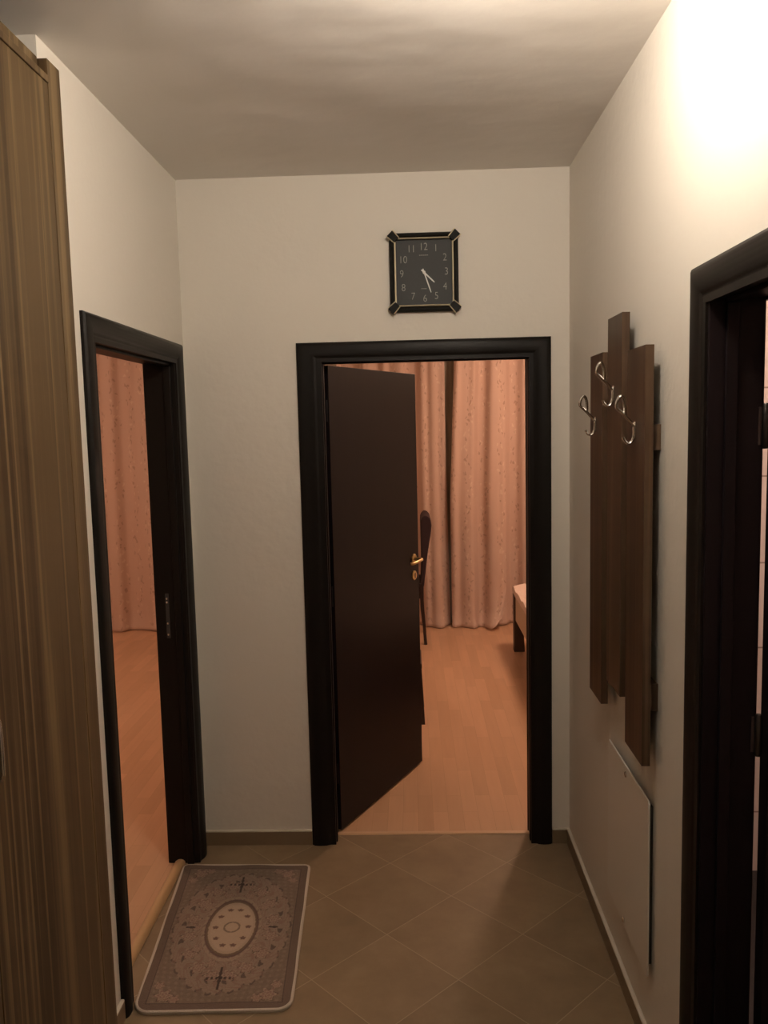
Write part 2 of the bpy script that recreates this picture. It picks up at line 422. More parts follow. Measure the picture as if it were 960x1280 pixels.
# ------------------------------------------------------------------ door frames
CW = .084
PROF = [(0, 0), (0, .009), (.003, .0135), (.010, .0178), (.020, .0200), (.032, .0205), (.044, .0190), (.054, .0160), (.062, .0120), (.067, .0100), (.070, .0100), (CW, .010), (CW, 0)]
def casing(bm, s0, s1, ztop, fn, prof=PROF, kl=1.0, kr=1.0, kt=1.0):
    """mitred architrave round an opening; s runs along the wall, fn(s, z, v) -> 3D"""
    rings = [[(s0+u*kl, 0, v) for u, v in prof], [(s0+u*kl, ztop-u*kt, v) for u, v in prof], [(s1-u*kr, ztop-u*kt, v) for u, v in prof], [(s1-u*kr, 0, v) for u, v in prof]]
    V = [[bm.verts.new(fn(*p)) for p in r] for r in rings]
    n = len(prof)
    for A, C in zip(V, V[1:]):
        for k in range(n): bm.faces.new((A[k], A[(k+1) % n], C[(k+1) % n], C[k]))
    bm.faces.new(V[0]); bm.faces.new(V[-1][::-1])

def jamb(bm, a, b_, zt, d0, d1, t, fn):
    """liner of the opening; clear width a..b_, clear height zt, depth d0..d1"""
    def bx(s0, s1, z0, z1, e0, e1):
        hexa(bm, [fn(s0, z0, e0), fn(s1, z0, e0), fn(s1, z0, e1), fn(s0, z0, e1)], [fn(s0, z1, e0), fn(s1, z1, e0), fn(s1, z1, e1), fn(s0, z1, e1)])
    bx(a-t, a, 0, zt+t, d0, d1); bx(b_, b_+t, 0, zt+t, d0, d1); bx(a, b_, zt, zt+t, d0, d1)

def stops(bm, a, b_, zt, e0, e1, w, fn):
    def bx(s0, s1, z0, z1):
        hexa(bm, [fn(s0, z0, e0), fn(s1, z0, e0), fn(s1, z0, e1), fn(s0, z0, e1)], [fn(s0, z1, e0), fn(s1, z1, e0), fn(s1, z1, e1), fn(s0, z1, e1)])
    bx(a, a+w, 0, zt-w); bx(b_-w, b_, 0, zt-w); bx(a, b_, zt-w, zt)

# door_1: end of hall, leaf swung into the room
d1 = thing('door_1', 'dark door standing ajar under the clock in its black frame', 'door', (.06, D, 0)); d1['kind'] = 'structure'
front = lambda s, z, v: (s, D-v, z)
back = lambda s, z, v: (s, DB+v, z)
bm = B(); casing(bm, -.4486, .5597, 2.093, front, kl=1.19, kr=1.03, kt=.93); obj('architrave', bm, 'wenge', d1, angle=25)
bm = B(); casing(bm, -.4486, .5597, 2.093, back, kl=1.19, kr=1.03, kt=.93); obj('architrave', bm, 'wenge', d1, angle=25)
bm = B(); jamb(bm, -.350, .476, 2.015, D-.004, DB+.004, .010, lambda s, z, e: (s, e, z)); obj('jamb', bm, 'wenge', d1, .0015)
bm = B(); stops(bm, -.350, .476, 2.015, D+.012, D+.034, .006, lambda s, z, e: (s, e, z)); obj('door_stop', bm, 'wenge', d1, .002)
# leaf: hinge (-.334,3.402) to tip (.027,4.14)
hp = Vector((-.334, 3.412, 0)); tp = Vector((.0283, 4.150, 0))
ax = (tp-hp).normalized(); nr = Vector((-ax.y, ax.x, 0)); LW = (tp-hp).length
if nr.x > 0: nr = -nr           # thickness grows to the left, the face towards the opening is the straight line
LT = .040
leafp = lambda s, z, v: tuple(hp+ax*s+nr*v+Vector((0, 0, z)))     # v<0: towards the opening (viewer's side)
bm = B()
hexa(bm, [leafp(0, .012, 0), leafp(LW, .012, 0), leafp(LW, .012, LT), leafp(0, .012, LT)], [leafp(0, 2.010, 0), leafp(LW, 2.010, 0), leafp(LW, 2.010, LT), leafp(0, 2.010, LT)])
leaf1 = obj('door_leaf', bm, 'leaf', d1, .002)
# latch edge plate
bm = B(); hexa(bm, [leafp(LW, .92, .008), leafp(LW+.0012, .92, .008), leafp(LW+.0012, .92, .032), leafp(LW, .92, .032)], [leafp(LW, 1.14, .008), leafp(LW+.0012, 1.14, .008), leafp(LW+.0012, 1.14, .032), leafp(LW, 1.14, .032)])
obj('latch_plate', bm, 'steel', leaf1, label='dull metal latch plate on the door edge')
# lever handles both sides, roses and key escutcheons
def rose(bm, s, z, side, r=.025, h=.008):
    prof = [(r, 0), (r, h*.6), (r*.85, h), (.011, h), (.0105, h)]
    c = Vector(leafp(s, z, 0 if side < 0 else LT)); d = (-nr if side < 0 else nr)
    rings = []
    for rr, hh in prof:
        rings.append([bm.verts.new(c+d*hh+ax*rr*math.cos(2*pi*k/24)+Vector((0, 0, rr*math.sin(2*pi*k/24)))) for k in range(24)])
    for A, C in zip(rings, rings[1:]):
        for k in range(24): bm.faces.new((A[k], A[(k+1) % 24], C[(k+1) % 24], C[k]))
    bm.faces.new(rings[0][::-1]); bm.faces.new(rings[-1])
HS, HZ = LW-.058, 1.090
for side in (-1, 1):
    v0 = 0 if side < 0 else LT; sg = side
    bm = B(); rose(bm, HS, HZ, side)
    pth = smooth_path([leafp(HS, HZ, v0+sg*.006), leafp(HS, HZ, v0+sg*.035), leafp(HS-.004, HZ, v0+sg*.047), leafp(HS-.018, HZ-.001, v0+sg*.052), leafp(HS-.06, HZ-.003, v0+sg*.053), leafp(HS-.105, HZ-.006, v0+sg*.050), leafp(HS-.118, HZ-.006, v0+sg*.040)])
    rad = [.0085 if i < 10 else .0075 for i in range(len(pth))]
    tube(bm, pth, rad, 12)
    obj('door_handle', bm, 'brass', leaf1, label='brass lever handle')
    bm = B(); rose(bm, HS, HZ-.085, side, .024, .007)
    c0 = Vector(leafp(HS, HZ-.085, v0+sg*.007))
    obj('escutcheon', bm, 'brass', leaf1, label='round brass key escutcheon')
    bm = B()
    hexa(bm, [leafp(HS-.004, HZ-.099, v0+sg*.0068), leafp(HS+.004, HZ-.099, v0+sg*.0068), leafp(HS+.004, HZ-.099, v0+sg*.0085), leafp(HS-.004, HZ-.099, v0+sg*.0085)],
         [leafp(HS-.004, HZ-.072, v0+sg*.0068), leafp(HS+.004, HZ-.072, v0+sg*.0068), leafp(HS+.004, HZ-.072, v0+sg*.0085), leafp(HS-.004, HZ-.072, v0+sg*.0085)])
    obj('keyhole', bm, 'dark', leaf1, .001)
for hz in (.22, 1.0, 1.78):
    bm = B(); lathe(bm, [(.0065, 0), (.007, .002), (.007, .088), (.0065, .09)], (-.341, 3.422, hz), 14); obj('hinge', bm, 'hinge', d1)

# door_2: left wall, open doorway with rounded black frame
d2 = thing('door_2', 'black framed open doorway beside the rug', 'doorway', (XL, 2.8, 0)); d2['kind'] = 'structure'
lf = lambda s, z, v: (XL+v, s, z)
lb = lambda s, z, v: (XLB-v, s, z)
bm = B(); casing(bm, 2.2791, 3.260, 2.093, lf, kl=.95, kr=1.06, kt=.93); obj('architrave', bm, 'wenge', d2, angle=25)
bm = B(); casing(bm, 2.2791, 3.260, 2.093, lb, kl=.95, kr=1.06, kt=.93); obj('architrave', bm, 'wenge', d2, angle=25)
bm = B(); jamb(bm, 2.365, 3.168, 2.015, XLB-.004, XL+.004, .010, lambda s, z, e: (e, s, z)); obj('jamb', bm, 'wenge', d2, .0015)
bm = B(); stops(bm, 2.365, 3.168, 2.015, XL-.040, XL-.012, .010, lambda s, z, e: (e, s, z)); obj('door_stop', bm, 'wenge', d2, .003)
bm = B(); box(bm, -.981, -.967, 3.1665, 3.1685, .94, 1.12); sp = obj('strike_plate', bm, 'dark', d2, .0005, label='dull metal strike plate')
for z in (1.10, 1.085, 1.0, .955):
    bm = B(); lathe(bm, [(.004, 0), (.004, -.0018), (.002, -.0024)], (-.974, 3.1667, z), 10, 'y'); obj('screw', bm, 'chrome', sp)

# door_3: right wall, leaf opened into the bathroom
d3 = thing('door_3', 'nearest black door frame with its leaf opened into a pink tiled room', 'door', (XR, 1.36, 0)); d3['kind'] = 'structure'
rf = lambda s, z, v: (XR-v, s, z)
rb = lambda s, z, v: (XRB+v*.8, s, z)
bm = B(); casing(bm, .86, 1.8667, 2.083, rf); obj('architrave', bm, 'wenge', d3, angle=25)
bm = B(); casing(bm, .86, 1.8667, 2.083, rb); obj('architrave', bm, 'wenge', d3, angle=25)
bm = B(); jamb(bm, .955, 1.776, 2.006, XR-.004, XRB+.004, .010, lambda s, z, e: (e, s, z)); obj('jamb', bm, 'leaf', d3, .0015)
bm = B(); stops(bm, .955, 1.776, 2.006, XR+.030, XR+.055, .010, lambda s, z, e: (e, s, z)); obj('door_stop', bm, 'leaf', d3, .002)
bm = B(); box(bm, .7575, 1.562, 1.740, 1.781, .012, 2.0); leaf3 = obj('door_leaf', bm, 'leaf', d3, .002)
for hz in (.22, 1.02, 1.695):
    bm = B()
    lathe(bm, [(.005, -.004), (.0075, 0), (.0075, .088), (.005, .092)], (.7490, 1.770, hz), 14)
    box(bm, .735, .7490, 1.7735, 1.7765, hz+.004, hz+.084); box(bm, .7490, .7585, 1.766, 1.770, hz+.004, hz+.084)
    obj('hinge', bm, 'hinge', d3)
bm = B()
lathe(bm, [(.025, 0), (.025, -.006), (.02, -.008)], (1.505, 1.740, 1.09), 24, 'y')
tube(bm, smooth_path([(1.515, 1.736, 1.09), (1.515, 1.70, 1.09), (1.50, 1.69, 1.09), (1.40, 1.69, 1.085)]), .008, 12)
obj('door_handle', bm, 'brass', leaf3)

# thresholds
bm = B(); prism(bm, [(-.012, 0), (.012, 0), (.010, .005), (0, .007), (-.010, .005)], lambda u, v, w: (w, 3.402+u, v), -.350, .476)
struct(obj('trim_1', bm, 'beechx'), 'pale threshold strip under the ajar door', 'threshold')
bm = B(); prism(bm, [(-.022, 0), (.022, 0), (.021, .008), (.014, .015), (.004, .018), (-.006, .017), (-.018, .009)], lambda u, v, w: (-.976+u, w, v), 2.365, 3.168)
struct(obj('trim_2', bm, 'beech'), 'rounded beech threshold strip beside the rug', 'threshold')

# skirting tiles; pale grout on top, coloured lighter for light its top face catches
def skirting(name, parts, label):
    root = thing(name, label, 'baseboard', ((parts[0][0]+parts[0][1])/2, (parts[0][2]+parts[0][3])/2, 0)); root['kind'] = 'structure'
    boxes('skirting_tile', 'skirt', [p+(0, .058) for p in parts], root, .0015)
    boxes('lit_grout_line', 'grout', [p+(.058, .066) for p in parts], root, .003, label='pale grout line with top light in its colour')
skirting('baseboard_end', [(XL, -.4495, D-.012, D), (.5605, XR, D-.012, D)], 'brown tile skirting of the end wall')
skirting('baseboard_right', [(XR-.013, XR, 1.8675, D-.012)], 'long brown tile skirting under the coat rack')
skirting('baseboard_left', [(XL, XL+.012, YN, 2.2785)], 'short skirting piece between wardrobe and doorway')

# ------------------------------------------------------------------ wall clock
CX, CZ = .0655, 2.3515
ck = thing('wall_clock', 'square black wall clock with silver numerals above the ajar door', 'clock', (CX, D, CZ))
hw, hh = .134, .150
def cp(x, z, y): return (CX+x, D-y, CZ+z)
bm = B()
# case: rectangular ring with bevelled profile, mitred
prof = [(0, 0), (0, .022), (.004, .028), (.012, .030), (.019, .026), (.022, .018), (.022, 0)]
rings = []
for sx_, sz_ in ((-1, -1), (1, -1), (1, 1), (-1, 1)):
    rings.append([bm.verts.new(cp(sx_*(hw-u), sz_*(hh-u), y)) for u, y in prof])
for i in range(4):
    A, C = rings[i], rings[(i+1) % 4]; n = len(prof)
    for k in range(n): bm.faces.new((A[k], A[(k+1) % n], C[(k+1) % n], C[k]))
case = obj('clock_case', bm, 'case', ck, angle=20)
# gilt fillets along the inner lip
for (x0, z0, x1, z1) in ((-hw+.022, hh-.0215, hw-.022, hh-.0215), (-hw+.022, -hh+.0215, hw-.022, -hh+.0215), (-hw+.0215, -hh+.022, -hw+.0215, hh-.022), (hw-.0215, -hh+.022, hw-.0215, hh-.022)):
    bm = B(); tube(bm, [cp(x0, z0, .0255), cp(x1, z1, .0255)], .0036, 8); obj('gilt_fillet', bm, 'gold', case, label='thin gilt fillet')
for sx_ in (-1, 1):
    for sz_ in (-1, 1):
        # octagonal corner clasp: black block with gilt edges
        o = (sx_*(hw-.0115), sz_*(hh-.0115))
        d = Vector((sx_, sz_)).normalized(); e = Vector((-d.y, d.x))
        P2 = lambda a, b_: (o[0]+d.x*a+e.x*b_, o[1]+d.y*a+e.y*b_)
        poly = [P2(-.024, -.013), P2(.014, -.016), P2(.014, .016), P2(-.024, .013)]
        bm = B(); prism(bm, poly, lambda u, v, w: cp(u, v, w), .004, .034); cc = obj('corner_clasp', bm, 'case', ck, .002)
        bm = B()
        tube(bm, [cp(*P2(-.024, -.0135), .034), cp(*P2(.014, -.0165), .034)], .0022, 8); tube(bm, [cp(*P2(-.024, .0135), .034), cp(*P2(.014, .0165), .034)], .0022, 8)
        obj('gilt_edge', bm, 'gold', cc, label='gilt edge')
bm = B(); box(bm, CX-hw+.018, CX+hw-.018, D-.012, D-.002, CZ-hh+.018, CZ+hh-.018); dial = obj('dial', bm, 'dial', ck)
def numeral(txt, x, z, size):
    cu = bpy.data.curves.new('numeral', 'FONT'); cu.body = txt; cu.size = size; cu.extrude = .0006; cu.align_x = 'CENTER'; cu.align_y = 'CENTER'
    cu.offset = -.0006
    t = bpy.data.objects.new('tmp', cu); COL.objects.link(t)
    bpy.context.view_layer.update()
    me = bpy.data.meshes.new_from_object(t.evaluated_get(bpy.context.evaluated_depsgraph_get()))
    bpy.data.objects.remove(t)
    zs = [v.co.y for v in me.vertices]; cy = (max(zs)+min(zs))/2
    for v in me.vertices: v.co = Vector((x+v.co.x*.86, -.0128-v.co.z, z+(v.co.y-cy)))
    me.materials.clear(); me.materials.append(M['numeral'])
    o = bpy.data.objects.new('numeral', me); COL.objects.link(o); o.parent = dial
k = 1/1670
for txt, px, py in (('12', 475, 210), ('1', 555, 220), ('2', 613, 280), ('3', 622, 370), ('4', 612, 465), ('5', 555, 525), ('6', 480, 540), ('7', 402, 525), ('8', 340, 468), ('9', 330, 380), ('10', 340, 290), ('11', 395, 222)):
    numeral(txt, (px-476)*k, (375-py)*k, .040)
for (x0, z0, w) in ((-.018, .066, .036), (-.012, -.062, .022)):
    bm = B(); n_ = 7
    for i in range(n_):
        a = CX+x0+w*i/n_; box(bm, a, a+w/n_*.7, D-.0126, D-.0118, CZ+z0-.0012, CZ+z0+.0012)
    obj('faint_print', bm, 'numeral', dial)
def hand(name, x, z, w, y):
    L_ = math.hypot(x, z); d = Vector((x, z))/L_; e = Vector((-d.y, d.x))
    P2 = lambda a, b_: (d.x*a+e.x*b_, d.y*a+e.y*b_)
    bm = B(); prism(bm, [P2(-.014, -w), P2(L_*.8, -w), P2(L_, -w*.5), P2(L_, w*.5), P2(L_*.8, w), P2(-.014, w)], lambda u, v, h: cp(u, v, h), y, y+.001)
    obj(name, bm, 'hand', ck)
hand('hour_hand', (545-478)*k, -(440-375)*k, .0026, .0145)
hand('minute_hand', (522-478)*k, -(505-375)*k, .0022, .0165)
bm = B(); lathe(bm, [(.006, -.012), (.006, -.018), (.003, -.019)], (CX, D, CZ), 16, 'y'); obj('hand_hub', bm, 'hand', ck)

# ------------------------------------------------------------------ coat rack
rk = thing('coat_rack', 'wooden wall coat rack of three staggered boards with chrome hooks', 'coat rack', (XR, 2.4, .86))
FX = XR-.048
for z0, z1 in ((1.680, 1.746), (.997, 1.071)):
    bm = B(); box(bm, FX+.022, XR, 2.112, 2.70, z0, z1); obj('rail', bm, 'rack', rk, .001)
for i, (y0, y1, z0, z1) in enumerate(((2.549, 2.714, .866, 1.964), (2.318, 2.481, .967, 2.053), (2.088, 2.258, .858, 1.943))):
    bm = B(); box(bm, FX, FX+.022, y0, y1, z0, z1)
    bd = obj('board', bm, 'rack', rk, .001, label=['far board, set low', 'middle board, set highest', 'near board, set low'][i])
def hook(y, z):
    """double hook of bent chrome strip: closed loop above, small j below; d is the distance out from the board"""
    f = lambda d, h: (FX-d, y, z+h)
    bm = B()
    box(bm, FX-.003, FX, y-.008, y+.008, z-.040, z+.006)
    tube(bm, smooth_path([f(.003, -.006), f(.018, .010), f(.036, .029), f(.0475, .040), f(.0505, .045), f(.0490, .056), f(.0440, .068), f(.0385, .072), f(.0325, .066), f(.0295, .054), f(.0285, .040), f(.0290, .026)], 5), .0042, 10, flat=1.6)
    tube(bm, smooth_path([f(.002, .002), f(.0045, -.010), f(.0045, -.026), f(.008, -.042), f(.016, -.050), f(.024, -.048), f(.030, -.040), f(.032, -.034)], 5), .0038, 10, flat=1.5)
    for h in (.000, -.026): lathe(bm, [(.0042, -.003), (.0042, -.0052), (.002, -.006)], (FX, y, z+h), 10, 'x')
    obj('hook', bm, 'chrome', rk, label='chrome double hook')
hook(2.632, 1.764); hook(2.402, 1.850); hook(2.172, 1.748)

# ------------------------------------------------------------------ access panel low on the right wall
ap = thing('access_panel', 'white flat access panel low on the wall under the coat rack', 'access panel', (XR, 2.34, .245))
bm = B()
prism(bm, [(2.120, .250), (2.128, .243), (2.560, .243), (2.568, .250), (2.568, .738), (2.560, .745), (2.128, .745), (2.120, .738)], lambda u, v, w: (w, u, v), XR-.020, XR-.0145)
apd = obj('panel_door', bm, 'white', ap, .0015)
boxes('panel_box', 'dark', [(XR-.0145, XR, 2.145, 2.545, .268, .72)], ap)
for (y, z) in ((2.346, .723), (2.36, .262)):
    bm = B(); lathe(bm, [(.009, 0), (.009, -.003), (.006, -.005)], (XR-.020, y, z), 16, 'x'); obj('cam_lock', bm, 'chrome', apd, label='small round metal lock')

# ------------------------------------------------------------------ wardrobe in the niche
WX = -.846           # plane of the door fronts
WYE = 2.100          # far end
WY0 = .50
wd = thing('wardrobe', 'tall brown wood-grain wardrobe nearly reaching the ceiling', 'wardrobe', (-1.15, 1.27, 0))
boxes('carcass', 'ward', [(-1.455, WX-.022, WY0, WYE-.072, .06, 2.648)], wd, .001)
boxes('plinth', 'ward', [(-1.44, WX-.05, WY0+.01, WYE-.01, 0, .06)], wd)
boxes('filler_strip', 'ward', [(WX-.040, WX+.0005, WYE-.070, WYE, 0.0, 2.645)], wd, .001)
dy1 = WYE-.073
nd, dw = 3, .503
for i in range(nd):
    y1 = dy1-i*dw; y0 = y1-dw+.003
    bm = B(); box(bm, WX-.020, WX, y0, y1, .065, 2.586); dr = obj('wardrobe_door', bm, 'ward', wd, .0015)
    yh = y0+.015 if i % 2 == 0 else y1-.015
    bm = B()
    tube(bm, smooth_path([(WX-.001, yh, 1.200), (WX+.018, yh, 1.199), (WX+.026, yh, 1.188), (WX+.026, yh, 1.09), (WX+.018, yh, 1.079), (WX-.001, yh, 1.078)], 4), .005, 10)
    obj('handle', bm, 'chrome', dr, label='chrome bow handle')
bm = B(); box(bm, WX-.020, WX+.004, dy1-nd*dw, dy1, 2.5862, 2.603); obj('cornice_strip', bm, 'ward', wd, .001)

# ------------------------------------------------------------------ rug
def rug():
    FL, FR, NR, NL = Vector((-.946, 3.135, 0)), Vector((-.443, 3.130, 0)), Vector((-.400, 2.314, 0)), Vector((-.872, 2.300, 0))
    W, Hh = .25, .41
    def place(a, b_):        # a,b in -1..1
        s, t = (a+1)/2, (b_+1)/2
        return NL*(1-s)*(1-t)+NR*s*(1-t)+FR*s*t+FL*(1-s)*t
    root = thing('rug', 'small taupe rug with a pale oval medallion in front of the open doorway', 'rug', (-.66, 2.72, 0))
    nx, ny = 190, 310
    bm = B(); cl = bm.loops.layers.color.new('weave')
    field = (.44, .375, .33); dark = (.20, .15, .13); light = (.62, .55, .48); cream = (.69, .61, .53); pink = (.50, .39, .35)
    def lerp(a, b_, t): t = max(0, min(1, t)); return tuple(x+(y-x)*t for x, y in zip(a, b_))
    flowers = []
    rnd = random.Random(3)
    for i in range(18):                               # ring of rosettes round the medallion
        th = 2*pi*(i+.5)/16
        flowers.append((.150*math.cos(th), .262*math.sin(th), .032))
    for i in range(10):
        th = 2*pi*i/10
        flowers.append((.128*math.cos(th), .205*math.sin(th), .022))
    for sx_ in (-1, 1):
        for sy_ in (-1, 1):
            flowers.append((sx_*.172, sy_*.345, .034)); flowers.append((sx_*.135, sy_*.362, .022)); flowers.append((sx_*.195, sy_*.30, .022))
    def colour(x, y):
        n = .5+.5*math.sin(x*411+math.sin(y*230)*1.7)*math.sin(y*397+math.cos(x*210)*1.9)
        ex = max(abs(x)/W, 0); d_edge = min(W-abs(x), Hh-abs(y))
        c = lerp(field, lerp(field, light, .45), n*.6)
        rin = math.hypot(x/.086, y/.150)
        rout = math.hypot(x/.212, y/.345)
        th = math.atan2(y/.345, x/.212)
        if d_edge < .030:
            c = lerp((.40, .33, .285), field, .25+.3*n)
            if d_edge > .0265: c = lerp(c, dark, .5)
            return c
        edge = 1+.018*math.sin(th*18)+.015*math.sin(th*36+1)
        if rout < edge:
            c = lerp(lerp(field, light, .42), light, n*.5)
            if rout > edge-.03 and math.sin(th*36) > -.3: c = lerp(c, dark, .5)
            s1 = math.sin(rout*17)+math.sin(th*18+3*math.sin(rout*17))
            if abs(s1) < .22: c = lerp(c, pink, .7)
            if s1 > 1.72: c = lerp(c, dark, .55)
        else:
            s2 = math.sin((abs(x)+abs(y))*150)*math.sin((abs(x)-abs(y))*120)
            c = lerp(c, light, max(0, s2)*.35)
        for fx, fy, fr in flowers:
            dx, dy = x-fx, y-fy; r = math.hypot(dx, dy)
            if r < fr*1.15:
                a = math.atan2(dy, dx); pet = fr*(.80+.20*math.cos(a*6))
                if r < pet:
                    q = r/pet
                    c = lerp(light, pink, .5+.5*math.sin(q*15+a*2))
                    if q > .88 and math.sin(a*5) > 0: c = lerp(c, dark, .6)
        # axial sprays
        for (px_, py_, vert) in ((0, .27, 1), (0, -.27, 1), (.150, 0, 0), (-.150, 0, 0)):
            u, v = (x-px_, y-py_) if vert else (y-py_, x-px_)
            lim = .055 if vert else .016
            if abs(v) < lim and abs(u) < .003+.006*(1-abs(v)/lim)*(.5+.5*math.sin(v*300)): c = lerp(c, dark, .85)
            if abs(v) < .006 and abs(u) < .045 and math.sin(u*420) > -.2 and vert: c = lerp(c, dark, .8)
        if rin < 1.12:
            c = lerp(dark, pink, .62) if rin > 1.05 else ((.42, .345, .28) if rin > .98 else cream)
            if rin < .98:
                c = lerp(cream, light, n*.35)
                if rin > .88: c = lerp(c, light, .5)
                rr = math.hypot(x/.030, y/.030)
                if .8 < rr < 1.05: c = lerp(light, dark, .35)
                for i in range(10):
                    t2 = 2*pi*i/10; qx, qy = x-.060*math.cos(t2), y-.105*math.sin(t2)
                    if math.hypot(qx/.0105, qy/.0085) < 1+.2*math.sin(5*math.atan2(qy, qx)): c = lerp(pink, dark, .25)
        elif rin < 1.24: c = lerp(c, light, .5)
        return c
    V = []
    crn = .055
    for j in range(ny+1):
        row = []
        for i in range(nx+1):
            a, b_ = -1+2*i/nx, -1+2*j/ny
            x, y = a*W, b_*Hh
            # round the two near corners (b<0) strongly, the far ones slightly
            r = .045 if b_ < 0 else .018
            ix, iy = W-r, Hh-r
            if abs(x) > ix and abs(y) > iy:
                m_ = max((abs(x)-ix), (abs(y)-iy)); hyp = math.hypot(abs(x)-ix, abs(y)-iy)
                kx = (abs(x)-ix)*m_/hyp if hyp else 0; ky = (abs(y)-iy)*m_/hyp if hyp else 0
                x = math.copysign(ix+kx, x); y = math.copysign(iy+ky, y)
            p = place(x/W, y/Hh)
            z = .0100+.0012*math.sin(x*23+y*17)
            z += .0007*math.sin(i*2.1)*math.sin(j*1.7)
            row.append((bm.verts.new((p.x, p.y, z)), x, y))
        V.append(row)
    for j in range(ny):
        for i in range(nx):
            q = (V[j][i], V[j][i+1], V[j+1][i+1], V[j+1][i])
            f = bm.faces.new([t[0] for t in q])
            for lp, t in zip(f.loops, q): lp[cl] = colour(t[1], t[2])+(1,)
    # outline for binding and skirt
    ring = [V[0][i][0].co.copy() for i in range(nx)]+[V[j][nx][0].co.copy() for j in range(ny)]+[V[ny][i][0].co.copy() for i in range(nx, 0, -1)]+[V[j][0][0].co.copy() for j in range(ny, 0, -1)]
    m, nt, b, N, L = new_mat('rug_weave')
    at = N.new('ShaderNodeVertexColor'); at.layer_name = 'weave'
    L.new(at.outputs['Color'], b.inputs['Base Color']); b.inputs['Roughness'].default_value = .95; b.inputs['Specular IOR Level'].default_value = .1
    b.inputs['Sheen Weight'].default_value = .2
    tc = N.new('ShaderNodeTexCoord'); nz = N.new('ShaderNodeTexNoise'); nz.inputs['Scale'].default_value = 420
    bp = N.new('ShaderNodeBump'); bp.inputs['Strength'].default_value = .5; bp.inputs['Distance'].default_value = .004
    L.new(tc.outputs['Object'], nz.inputs['Vector']); L.new(nz.outputs['Fac'], bp.inputs['Height']); L.new(bp.outputs['Normal'], b.inputs['Normal'])
    obj('pile', bm, m, root, smooth=True, angle=80)
    # rolled binding round the edge
    bm = B(); rs = []
    n = len(ring); st = 3
    idx = list(range(0, n, st))
    c = Vector((-.66, 2.72, 0))
    prof_ = [(-.002, 0), (-.002, .0100), (.001, .0118), (.004, .0118), (.007, .0095), (.0075, .004), (.006, 0)]
    for a in idx:
        p = ring[a]; t = (ring[(a+st) % n]-ring[a-st]).to_2d().normalized(); out = Vector((t.y, -t.x, 0))
        rs.append([bm.verts.new((p.x+out.x*u, p.y+out.y*u, v)) for u, v in prof_])
    for a in range(len(rs)):
        A, C = rs[a], rs[(a+1) % len(rs)]
        for k_ in range(len(prof_)): bm.faces.new((A[k_], A[(k_+1) % len(prof_)], C[(k_+1) % len(prof_)], C[k_]))
    obj('edge_binding', bm, 'binding', root, label='pale rolled edge binding')
rug()

# ------------------------------------------------------------------ curtains
def curtain(name, label, x0, x1, yb, folds, z0=.006, z1=2.62, amp=.045, edge_l=None, edge_r=None, flare=.03, mat='curtain', flip=False, seed=1, group=None, hemamp=1.0):
    """pleated drape; folds: list of widths-of-fold centres expressed as frequency sum"""
    rnd = random.Random(seed)
    nx = int((x1-x0)/.007); nz = 90
    ph = [rnd.uniform(0, 6.28) for _ in range(4)]
    root = thing(name, label, 'curtain', ((x0+x1)/2, yb, 0), group)
    bm = B(); uvl = bm.loops.layers.uv.new('UVMap')
    V = []; acc = [0]
    for j in range(nz+1):
        t = j/nz; z = z0+(z1-z0)*t; row = []
        L0 = x0+(edge_l(z) if edge_l else 0); R0 = x1+(edge_r(z) if edge_r else 0)
        for i in range(nx+1):
            s = i/nx; x = L0+(R0-L0)*s; xs = x0+(x1-x0)*s
            w = 0
            for k_, (fr, am) in enumerate(folds):
                w += am*math.sin(2*pi*xs/fr+ph[k_ % 4]+.35*math.sin(3*t+k_))
            w = math.tanh(w*1.3)
            a = amp*(.75+.35*(1-t)**1.5)
            y = yb-a*w
            if z < .16:
                q = (1-z/.16)**2; y -= q*flare*(1+.5*math.sin(xs*17+ph[0]))*hemamp
            if flip and s > .55 and z < .34:      # lower corner pulled forward and turned up
                q = ((s-.55)/.45)*(1-z/.34); y -= .10*q; z_ = z+.10*q*q*(1-z/.34); x -= .06*q
            else: z_ = z
            row.append((bm.verts.new((x, y, z_)), xs*1.25, z))
        V.append(row)
    for j in range(nz):
        for i in range(nx):
            q = (V[j][i], V[j][i+1], V[j+1][i+1], V[j+1][i])
            f = bm.faces.new([v[0] for v in q])
            for lp, v in zip(f.loops, q): lp[uvl].uv = (v[1], v[2])
    o = obj('drape', bm, mat, root, smooth=True, angle=180)
    so = o.modifiers.new('cloth', 'SOLIDIFY'); so.thickness = .002; so.offset = 1
    return root

FO = [(.27, .8), (.15, .5), (.53, .4), (.083, .10)]
curtain('curtain', 'salmon patterned curtain whose edge shows beside the ajar door leaf', -.62, .300, 7.095, FO, amp=.06, seed=5, edge_r=lambda z: .022*max(0, 1-z/1.5), group=None)
curtain('curtain', 'wide salmon patterned curtain with turned-up hem hanging between the chair and bed', .385, .80, 7.05, FO, amp=.058, flare=.06, seed=11, edge_l=lambda z: -.055*max(0, min(1, (2.45-z)/1.3)), flip=True)
curtain('curtain', 'salmon patterned curtain hanging behind the low bed, next to the jamb', .58, 1.75, 7.12, FO, seed=17)
curtain('curtain', 'salmon patterned curtain seen through the open doorway beside the rug', -3.25, -1.55, 7.10, [(.30, .8), (.19, .35), (.47, .4)], seed=23, amp=.05)
r = curtain('sheer_curtain', 'thin grey sheer showing in the gap between two salmon curtains', .10, .60, 7.185, [(.06, .6), (.11, .4)], seed=4, amp=.010, mat='sheer', flare=0)
